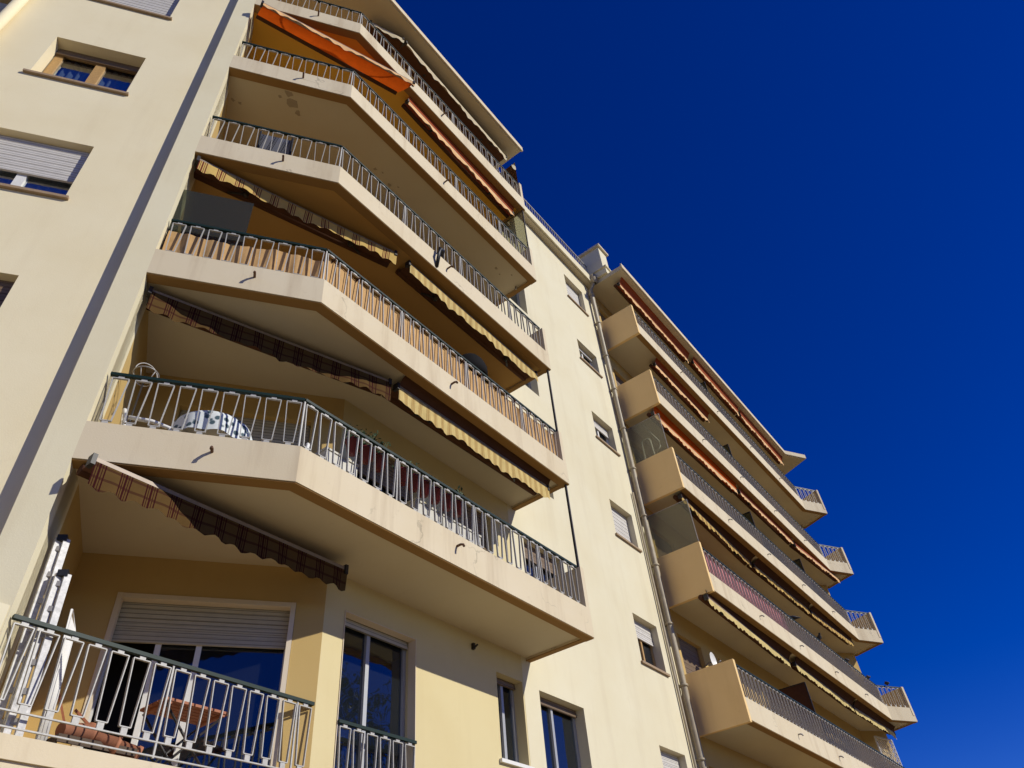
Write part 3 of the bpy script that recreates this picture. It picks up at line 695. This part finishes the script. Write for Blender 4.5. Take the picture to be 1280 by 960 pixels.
# cloth screens behind the railings
li = off(LINE_L, .125)
li[0] = li[0] + (li[1] - li[0]).normalized() * .03; li[-1] = Vector((9.69, li[-1].y))
t = thing('privacy_screen', 'tan cloth screen tied behind the railing of the balcony with the smoked glass screen', 'screen', v3(li[1], S(1) + .48))
MB().grid(wavy(li[0], li[1], S(1) + .485, S(1) + 1.06, .02, 17, lambda s_: -.05 * abs(math.sin(s_ * 2.2)))).build('cloth_panel', M['screen'], t)
MB().grid(wavy(li[1], li[2], S(1) + .485, S(1) + 1.15, .012, 14)).build('cloth_panel', M['screen'], t)
tie = MB()
for i in range(12):
    p = li[1] + (li[2] - li[1]) * ((i + .3) / 12); tie.box(p.x - .008, p.x + .008, p.y - .07, p.y + .01, S(1) + 1.13, S(1) + 1.2)
tie.build('tie', M['brownfab'], t)
t = thing('privacy_screen', 'pink cloth screen behind the right railing below the torn awning', 'screen', (18.5, 5.63, S(1) + .48))
MB().grid(wavy((15.82, 5.63), (21.0, 5.63), S(1) + .485, S(1) + 1.15, .015, 12)).build('cloth_panel', M['pink'], t)
# pigeons
def pigeon(p, ang, label):
    t = thing('pigeon', label, 'bird', p, GR); c, s_ = math.cos(ang), math.sin(ang)
    def W(x, y, z): return (p[0] + x * c - y * s_, p[1] + x * s_ + y * c, p[2] + z)
    b = MB(); prof = [(-.20, .07, .012), (-.13, .085, .03), (-.06, .10, .055), (.02, .115, .065), (.08, .14, .05), (.11, .175, .033), (.135, .20, .032), (.16, .205, .02), (.185, .198, .004)]
    b.tube([W(x, 0, z) for x, z, r in prof], [r for x, z, r in prof], 10)
    b.build('body', M['bird'], t)
    for sd in (-1, 1):
        MB().tube([W(.07, sd * .045, .12), W(0, sd * .062, .11), (W(-.17, sd * .025, .08))], [.02, .035, .006], 8).build('wing', M['bird'], t)
        MB().tube([W(.02, sd * .02, .06), W(.025, sd * .02, 0)], .006, 5).build('leg', M['redpot'], t)
    return t
zr = S(1) + 1.231
pigeon((22.1, 5.57, zr), 1.9, 'dark pigeon on the rail just past the end of the pink cloth')
pigeon((24.25, 5.57, zr), -2.4, 'dark pigeon on the rail, second one past the pink cloth')
pigeon((26.9, 5.57, zr), 0.3, 'dark pigeon on the rail, third one past the pink cloth')
pigeon((29.2, 5.56, zr), 0.2, 'dark pigeon against the sky just before the railing bends')
pigeon((30.45, 5.25, zr), 0.4, 'dark pigeon at the far corner of the rail against blue sky')
# round table under a patterned cloth
m, nt2, pb = mat_base('patterned_tablecloth')
vec = N(nt2, 'ShaderNodeNewGeometry').outputs['Position']
vo = N(nt2, 'ShaderNodeTexVoronoi'); vo.inputs['Scale'].default_value = 11; nt2.links.new(vec, vo.inputs['Vector'])
nt2.links.new(ramp(nt2, vo.outputs['Distance'], .30, .42, (.05, .09, .11), (.66, .69, .68)), pb.inputs['Base Color']); pb.inputs['Roughness'].default_value = .8
M['tablecloth'] = m
zf = S(0) + .20
t = thing('round_table', 'round table with a white and blue patterned cloth behind the railing', 'table', (3.47, 6.60, zf))
MB().lathe((3.47, 6.60, zf), [(0, .78), (.42, .78), (.42, .745), (0, .745)], 32).build('table_top', M['whitepot'], t)
cl = MB(); k0 = len(cl.v); rows = []
for i, (r_, z_) in enumerate([(.02, .788), (.30, .788), (.435, .786), (.455, .74), (.465, .62), (.47, .50)]):
    rr = []
    for j in range(49):
        a_ = 2 * math.pi * j / 48; q = r_ + (.025 * math.sin(a_ * 9) * max(0, i - 2) / 3)
        rr.append((3.47 + q * math.cos(a_), 6.60 + q * math.sin(a_), zf + z_))
    rows.append(rr)
cl = cl.grid(rows).build('tablecloth', M['tablecloth'], t)
for a_ in (.8, 2.4, 3.9, 5.5):
    MB().tube([(3.47 + .3 * math.cos(a_), 6.60 + .3 * math.sin(a_), zf + .74), (3.47 + .38 * math.cos(a_), 6.60 + .38 * math.sin(a_), zf)], .022, 8).build('leg', M['whitepot'], t)
# plastic chairs
def chair(label, p, ang, zf):
    t = thing('garden_chair', label, 'chair', (p[0], p[1], zf), 'white plastic garden chairs'); c, s_ = math.cos(ang), math.sin(ang)
    W = lambda x, y, z: (p[0] + x * c - y * s_, p[1] + x * s_ + y * c, zf + z)
    sx = MB(); rows = [[W(-.22 + .44 * j / 8, -.22 + .44 * i / 6, .43 - .03 * math.sin(math.pi * j / 8)) for j in range(9)] for i in range(7)]
    sx.grid(rows); sx.grid([[tuple(Vector(q) - Vector((0, 0, .025))) for q in r_[::-1]] for r_ in rows]).build('seat', M['whitepot'], t)
    bk = MB(); ring = []
    for i in range(13):
        a_ = math.pi * i / 12; ring.append(W(-.22 * math.cos(a_), -.24 - .10 * math.sin(a_) * .8, .44 + .46 * math.sin(a_) ** .7))
    bk.tube(ring, .022, 8)
    for x in (-.12, -.04, .04, .12): bk.bar(W(x, -.235, .45), W(x * .9, -.32, .84), .045, .012)
    bk.build('backrest', M['whitepot'], t)
    for sd in (-1, 1):
        MB().tube([W(sd * .25, -.24, .66), W(sd * .27, 0, .66), W(sd * .26, .2, .63), W(sd * .25, .22, .43)], .024, 8).build('armrest', M['whitepot'], t)
        for y in (-.24, .22): MB().tube([W(sd * .22, y * .95, .43), W(sd * .26, y * 1.15, 0)], [.03, .018], 8).build('leg', M['whitepot'], t)
chair('white plastic chair left of the table with the patterned cloth', (2.92, 6.98), -2.0, zf)
chair('white plastic armchair right of the patterned tablecloth at the railing bend', (4.18, 6.12), 2.4, zf)
# wire hoop stand
t = thing('wire_basket', 'round wire hanging basket with a hoop handle behind the rail, next to the pier', 'basket', (2.66, 6.95, zf))
a_ = [2 * math.pi * j / 20 for j in range(21)]
ri = MB().tube([(2.66 + .14 * math.cos(q), 6.95 + .14 * math.sin(q), zf + 1.42) for q in a_], .008, 6, False).tube([(2.66 + .08 * math.cos(q), 6.95 + .08 * math.sin(q), zf + 1.30) for q in a_], .006, 6, False)
for q in a_[::4]: ri.tube([(2.66 + .14 * math.cos(q), 6.95 + .14 * math.sin(q), zf + 1.42), (2.66 + .08 * math.cos(q), 6.95 + .08 * math.sin(q), zf + 1.30)], .006, 5)
ri.build('basket_rim', M['grey_metal'], t)
MB().tube([(2.66 + .14 * math.cos(q), 6.95 - .0, zf + 1.42 + .16 * math.sin(q)) for q in [math.pi * j / 12 for j in range(13)]], .007, 6).build('handle', M['grey_metal'], t)
MB().tube([(2.66, 6.95, zf + 1.30), (2.66, 6.95, zf + .02)], .012, 6).lathe((2.66, 6.95, zf), [(.16, 0), (.16, .02), (0, .03)], 14).build('stand', M['dark_metal'], t)
# flower boxes and white cabinets along the k=0 rail
GP = 'red planters inside the railing'
words = ['first', 'second', 'third', 'fourth', 'fifth', 'sixth', 'seventh', 'eighth', 'ninth']
for i, x in enumerate((4.86, 5.10, 5.33, 5.76, 5.97, 6.16, 6.39, 6.63, 6.85)):
    y = 5.73
    t = thing('planter', 'red flower pot hung inside the railing, %s along from the railing bend' % words[i], 'flower pot', (x, y, S(0) + 1.02), GP)
    zz = S(0) + 1.00
    MB().lathe((x, y, zz), [(0, 0), (.065, 0), (.09, .17), (.10, .17), (.10, .20), (.085, .20), (.08, .16), (0, .16)], 14).build('pot', M['redpot'], t)
    MB().tube([(x, y - .095, zz + .19), (x, y - .12, zz + .23), (x, y - .15, zz + .20)], .007, 5).build('hook', M['dark_metal'], t)
    lf = MB(); hgt = (.22, .34, .30, .12, .24, .10, .10, .14, .24)[i]
    for _ in range(int(60 + 160 * hgt)):
        a = random.uniform(0, 6.28); r_ = random.uniform(.01, .14); lf.leaf((x + r_ * math.cos(a), y + r_ * math.sin(a), zz + .17 + random.uniform(0, 1) ** 1.4 * hgt), random.uniform(.02, .04))
    for _ in range(5): lf.tube([(x, y, zz + .15), (x + random.uniform(-.1, .1), y + random.uniform(-.1, .1), zz + .17 + hgt * .9)], .004, 4)
    lf.build('plant', M['leaf'], t)
GC = 'low white cabinets on the balcony'
for (x0, x1, lab) in ((4.55, 5.06, 'low white cabinet near the railing bend, behind the red pots'), (6.12, 6.62, 'low white cabinet behind the red pots, middle one'), (6.66, 7.5, 'widest low white cabinet behind the red pots')):
    t = thing('cabinet', lab, 'cabinet', ((x0 + x1) / 2, 6.0, zf), GC)
    MB().box(x0, x1, 5.84, 6.15, zf + .03, zf + .76).build('cabinet_body', M['cabinet'], t)
    MB().box(x0 - .015, x1 + .015, 5.825, 6.165, zf + .763, zf + .79).build('cabinet_top', M['cabinet'], t)
    xm = (x0 + x1) / 2
    for a, b in ((x0 + .01, xm - .005), (xm + .005, x1 - .01)):
        d_ = MB().box(a, b, 5.826, 5.838, zf + .06, zf + .74).build('door', M['cabinet'], t)
        MB().bar(((a + b) / 2, 5.815, zf + .45), ((a + b) / 2, 5.815, zf + .55), .012).build('knob', M['grey_metal'], d_)
# striped deck chair two floors up
z2 = S(2) + .2
M['deckstripe'] = cloth('grey_striped_canvas', (.24, .25, .30), (.03, .03, .04), .1, .16)
t = thing('deck_chair', 'dark deck chair with striped sling standing behind the chamfered railing', 'chair', v3(P1 - eL * 1.0 + nL * .62, z2))
cc = P1 - eL * .78 + nL * .34
for sd in (0, 1):
    q = cc - eL * (.52 * sd); W = lambda d_, z: v3(q + nL * d_, z2 + z)
    MB().tube([W(.30, .02), W(-.14, 1.12)], .02, 6).tube([W(-.10, .02), W(.34, .46)], .02, 6).build('frame', M['black'], t)
rows = []
for i in range(9):
    f = i / 8; zz = z2 + .44 - .1 * math.sin(math.pi * f) + .64 * f
    rows.append([tuple(v3(cc + nL * (.34 - .46 * f) - eL * (.52 * j / 6), zz)) for j in range(7)])
MB().grid(rows).build('sling', M['deckstripe'], t)
# low loggia: ladder, folding table, clay pots and stakes
zl = S(-1) + .376
eS = Vector((.5736, .8192, 0)); pS = Vector((2.20, 6.70, 0)); nS = Vector((.8192, -.5736, 0))
def SP(s_, d_, z): return pS + eS * s_ + nS * d_ + Vector((0, 0, z))
def ladder(name, label, s0, s1, z0, z1, wd, ds0, rungs, group=None):
    t = thing(name, label, 'ladder', SP(s0, ds0, z0), group)
    for k in (0, 1):
        MB().bar(SP(s0, ds0 + wd * k, z0), SP(s1, ds0 - .02 + wd * k * .8, z1), .06, .03, (0, 1, 0)).build('rail', M['alu2'], t)
    r = MB()
    for i in range(rungs):
        f = (i + .6) / rungs; a = SP(s0, ds0, z0); b = SP(s1, ds0 - .02, z1); c = SP(s0, ds0 + wd, z0); d_ = SP(s1, ds0 - .02 + wd * .8, z1)
        p, q = a + (b - a) * f, c + (d_ - c) * f
        MB().bar(p, q, .03, .05).build('rung', M['grey_metal'], t)
    MB().bar(SP(s1, ds0 - .03, z1), SP(s1, ds0 - .02 + wd * .85, z1 + .005), .07, .06).build('top_cap', M['black'], t)
M['alu2'] = plain('scuffed_aluminium', (.66, .64, .62), .4, .0, var=.25, scale=25)
ladder('ladder', 'tall scuffed aluminium ladder leaning on the left wall of the lowest loggia', .42, .30, zl, 5.56, .085, .05, 7, 'aluminium ladders in the loggia')
ladder('ladder', 'shorter aluminium ladder in front of the tall one on the left wall', .34, .26, zl, 5.18, .09, .17, 6, 'aluminium ladders in the loggia')
t = thing('drying_rack', 'folded white wire drying rack leaning in front of the ladders', 'rack', SP(.68, .36, zl))
fr = MB().tube([SP(.50, .36, zl), SP(.48, .30, 4.95), SP(.82, .30, 4.9), SP(.86, .36, zl)], .012, 6); fr.build('frame', M['whitepot'], t)
wr = MB()
for i in range(13): f = i / 13; wr.tube([SP(.51 + .34 * f, .36, zl + .05), SP(.49 + .32 * f, .305, 4.9)], .006, 5)
wr.build('wire', M['whitepot'], t)
t = thing('folding_table', 'red brown slatted folding table in front of the patio window', 'table', (4.15, 7.1, zl))
tp = MB()
for i in range(6):
    y0 = 6.93 + .075 * i; tp.box(3.83, 4.55, y0, y0 + .062, 4.40, 4.425)
tp.box(3.87, 3.91, 6.94, 7.36, 4.375, 4.398).box(4.47, 4.51, 6.94, 7.36, 4.375, 4.398).build('table_top', M['redwood'], t)
for y in (6.96, 7.34):
    MB().tube([(3.86, y, 4.375), (4.48, y, zl)], .013, 6).build('leg', M['dark_metal'], t); MB().tube([(4.5, y + .02, 4.375), (3.9, y + .02, zl)], .013, 6).build('leg', M['dark_metal'], t)
GT = 'clay pots lying on the loggia floor'
for i, (p, q, r_, lab) in enumerate((((3.05, 7.15, 4.02), (3.36, 7.22, 4.06), .085, 'largest long clay pot lying by the dark doorway'), ((3.32, 7.05, 3.98), (3.52, 7.0, 3.93), .07, 'broken clay pot lying between two others'), ((3.52, 7.12, 3.98), (3.76, 7.05, 3.90), .075, 'clay pot lying closest to the folding table'))):
    t = thing('clay_pot', lab, 'pot', p, GT)
    a = Vector(p); b = Vector(q); d_ = (b - a)
    MB().tube([a, a + d_ * .85, a + d_ * .86, b], [r_ * .75, r_ * .98, r_ * 1.12, r_ * 1.12], 14).build('pot_body', M['terracotta'], t)
    MB().tube([b + d_ * .001, b + d_ * .012], [r_ * .95, r_ * .95], 14).build('soil', M['black'], t)
t = thing('crate', 'dark wooden crate holding up the clay pots', 'crate', (3.3, 7.2, zl))
for y in (7.0, 7.28):
    for z_ in (zl + .02, zl + .11): MB().bar((2.98, y, z_ + .03), (3.72, y, z_ + .03), .018, .065).build('slat', M['bark'], t)
for x in (2.99, 3.71): MB().bar((x, 7.02, zl + .09), (x, 7.26, zl + .09), .02, .16).build('crate_end', M['bark'], t)
GS = 'wooden stakes in the loggia'
for a, b, lab in (((2.95, 7.25, 4.40), (3.11, 7.15, 4.0), 'brown wooden stake leaning steeply left of the clay pots'), ((3.18, 7.28, 4.25), (3.42, 7.15, 4.02), 'brown wooden stake lying low across the clay pots')):
    t = thing('stake', lab, 'stake', b, GS)
    MB().bar(a, b, .035, .02).build('shaft', M['redwood'], t); a_ = Vector(a); d_ = (Vector(b) - a_).normalized()
    MB().tube([Vector(b) - d_ * .001, Vector(b) + d_ * .06], [.02, .002], 4).build('point', M['redwood'], t)
# right block: tubular rack, dish, trellis
z2 = S(2)
t = thing('clothes_rack', 'pale tubular rack standing behind the balcony end wall with frosted glass', 'rack', (16.1, 6.0, z2 + .2))
MB().tube([(16.1, 6.50, z2 + .2), (16.1, 6.47, z2 + 2.15), (16.1, 6.42, z2 + 2.22), (16.1, 6.26, z2 + 2.19), (16.1, 6.2, z2 + 2.1), (16.1, 6.15, z2 + .2)], .022, 8).build('frame', M['whitepot'], t)
MB().tube([(16.1, 6.3, z2 + 2.7), (16.1, 5.95, z2 + 1.95), (16.1, 5.95, z2 + 1.75), (16.1, 6.1, z2 + 1.6)], .015, 8).build('hanger_arm', M['whitepot'], t)
t = thing('satellite_dish', 'round white dish on the back wall above the lowest right balcony', 'dish', (17.09, 6.6, 8.18))
rows = []
for i in range(5):
    r_ = .17 * i / 4; rows.append([(17.09 + r_ * math.cos(q), 6.5 - .05 * (i / 4) ** 2, 8.18 + r_ * 1.15 * math.sin(q)) for q in [2 * math.pi * j / 24 for j in range(25)]])
MB().grid(rows).build('reflector', M['whitepot'], t)
MB().tube([(17.09, 6.74, 8.1), (17.09, 6.51, 8.16)], .018, 6).build('bracket', M['grey_metal'], t)
MB().tube([(17.09, 6.46, 8.0), (17.09, 6.3, 8.1)], .01, 6).blob((17.09, 6.3, 8.11), (.025, .03, .025), 8, 5).build('receiver', M['grey_metal'], t)
t = thing('trellis', 'white diagonal lattice trellis closing the far end of the lowest right balcony', 'trellis', (31.0, 5.5, S(0) + 1.2))
A_ = Vector((31.12, 6.0, 0)); d_ = Vector((-1.05, .28, 0)).normalized(); La = 1.1; H0, H1 = S(0) + .3, S(1) - .32
lt = MB()
nn = 14
for i in range(-14, 15):
    for sg in (1, -1):
        s0 = i * .15; pts = []
        f0, f1 = 0.0, H1 - H0
        # line s = s0 + sg*h, clipped to the panel
        hs_ = sorted(h for h in (((0 - s0) / sg), ((La - s0) / sg)))
        a_, b_ = max(0, hs_[0]), min(f1, hs_[1])
        if b_ - a_ > .03:
            lt.bar(A_ + d_ * (s0 + sg * a_) + Vector((.006 * sg, 0, H0 + a_)), A_ + d_ * (s0 + sg * b_) + Vector((.006 * sg, 0, H0 + b_)), .03, .008)
lt.build('lattice', M['whitepot'], t)
fr = MB()
for s_ in (0, La): fr.bar(A_ + d_ * s_ + Vector((0, 0, H0)), A_ + d_ * s_ + Vector((0, 0, H1)), .05)
for z_ in (H0, H1): fr.bar(A_ + Vector((0, 0, z_)), A_ + d_ * La + Vector((0, 0, z_)), .05)
fr.build('trellis_frame', M['whitepot'], t)
# peeling paint on the soffits, small fittings
def patch(par, x, y, z, r_, m, n=9):
    mb = MB(); pts = [(x + r_ * random.uniform(.4, 1.2) * math.cos(6.283 * i / n), y + .7 * r_ * random.uniform(.4, 1.2) * math.sin(6.283 * i / n)) for i in range(n)]
    mb.prism(pts, z - .004, z - .0005).build('peeled_paint', M[m], par)
M['stain'] = plaster('bare_render', (.37, .31, .225), amt=.5)
for x, y, r_ in ((3.18, 6.35, .10), (3.34, 6.42, .13), (3.52, 6.5, .07), (3.1, 6.5, .05), (2.6, 7.2, .05), (2.72, 7.15, .04), (5.3, 6.25, .05), (5.45, 6.2, .03), (5.75, 6.3, .05), (5.9, 6.2, .035), (8.9, 6.0, .05), (9.1, 6.05, .03), (9.3, 5.85, .03)): patch(balL[3], x, y, S(3) + .035, r_, 'stain')
MB().tube([(9.64, 6.0, S(3) + .03), (9.64, 6.0, S(3) - .06)], .02, 6).build('soffit_fitting', M['grey_metal'], balL[3])
MB().tube([(6.25, 5.49, S(2) + .05), (6.22, 5.40, S(2) + .32), (6.25, 5.40, S(2) + .5), (6.38, 5.44, S(2) + .6), (6.5, 5.6, S(2) + .56)], .035, 8).build('drain_hose', M['black'], balL[2])
MB().box(8.30, 8.34, 6.70, 6.748, 6.08, 6.17).bar((8.32, 6.70, 6.10), (8.32, 6.64, 6.13), .02).build('wall_hook', M['dark_metal'], bld)
t = thing('parasol', 'black domed parasol standing behind the tan cloth railing', 'parasol', (7.85, 6.12, S(1) + .2))
zp = S(1) + .2
MB().lathe((7.85, 6.12, zp), [(.001, 2.06), (.10, 2.03), (.20, 1.96), (.28, 1.84), (.33, 1.68), (.34, 1.45), (.325, 1.45), (.27, 1.82), (.001, 2.04)], 16).build('canopy', M['blackcloth'], t)
MB().tube([(7.85, 6.12, zp + .05), (7.85, 6.12, zp + 2.09)], .02, 8).build('pole', M['grey_metal'], t)
MB().lathe((7.85, 6.12, zp), [(.001, .06), (.2, .05), (.22, 0)], 16).build('base', M['dark_metal'], t)
# trees over the road that the panes mirror
def tree(label, x, y, h, sp):
    t = thing('tree', label, 'tree', (x, y, 0), 'trees across the road')
    tr_ = MB().tube([(x, y, -.1), (x + .1, y, h * .3), (x - .1, y + .1, h * .6), (x, y, h * .9)], [.22, .17, .10, .03], 8)
    for _ in range(12):
        a = random.uniform(0, 6.28); z_ = random.uniform(.35, .75) * h; tr_.tube([(x, y, z_), (x + sp * .7 * math.cos(a), y + sp * .7 * math.sin(a), z_ + .18 * h)], [.07, .015], 6)
    tr_.build('trunk', M['bark'], t)
    lf = MB()
    cl_ = [(x + random.gauss(0, sp * .5), y + random.gauss(0, sp * .5), h * random.uniform(.45, .98), random.uniform(.5, 1.1)) for _ in range(40)]
    for cx_, cy_, cz2, r_ in cl_:
        for _ in range(70):
            lf.leaf((cx_ + random.gauss(0, r_ * .5), cy_ + random.gauss(0, r_ * .5), cz2 + random.gauss(0, r_ * .4)), random.uniform(.09, .17))
    lf.build('crown', M['darkleaf'], t)
tree('taller leafy tree across the road, mirrored dark in the tall glass door', 21.0, -12.0, 16.0, 2.6)
tree('shorter leafy tree across the road, mirrored dark in the tall glass door', 26.0, -12.5, 14.8, 2.6)
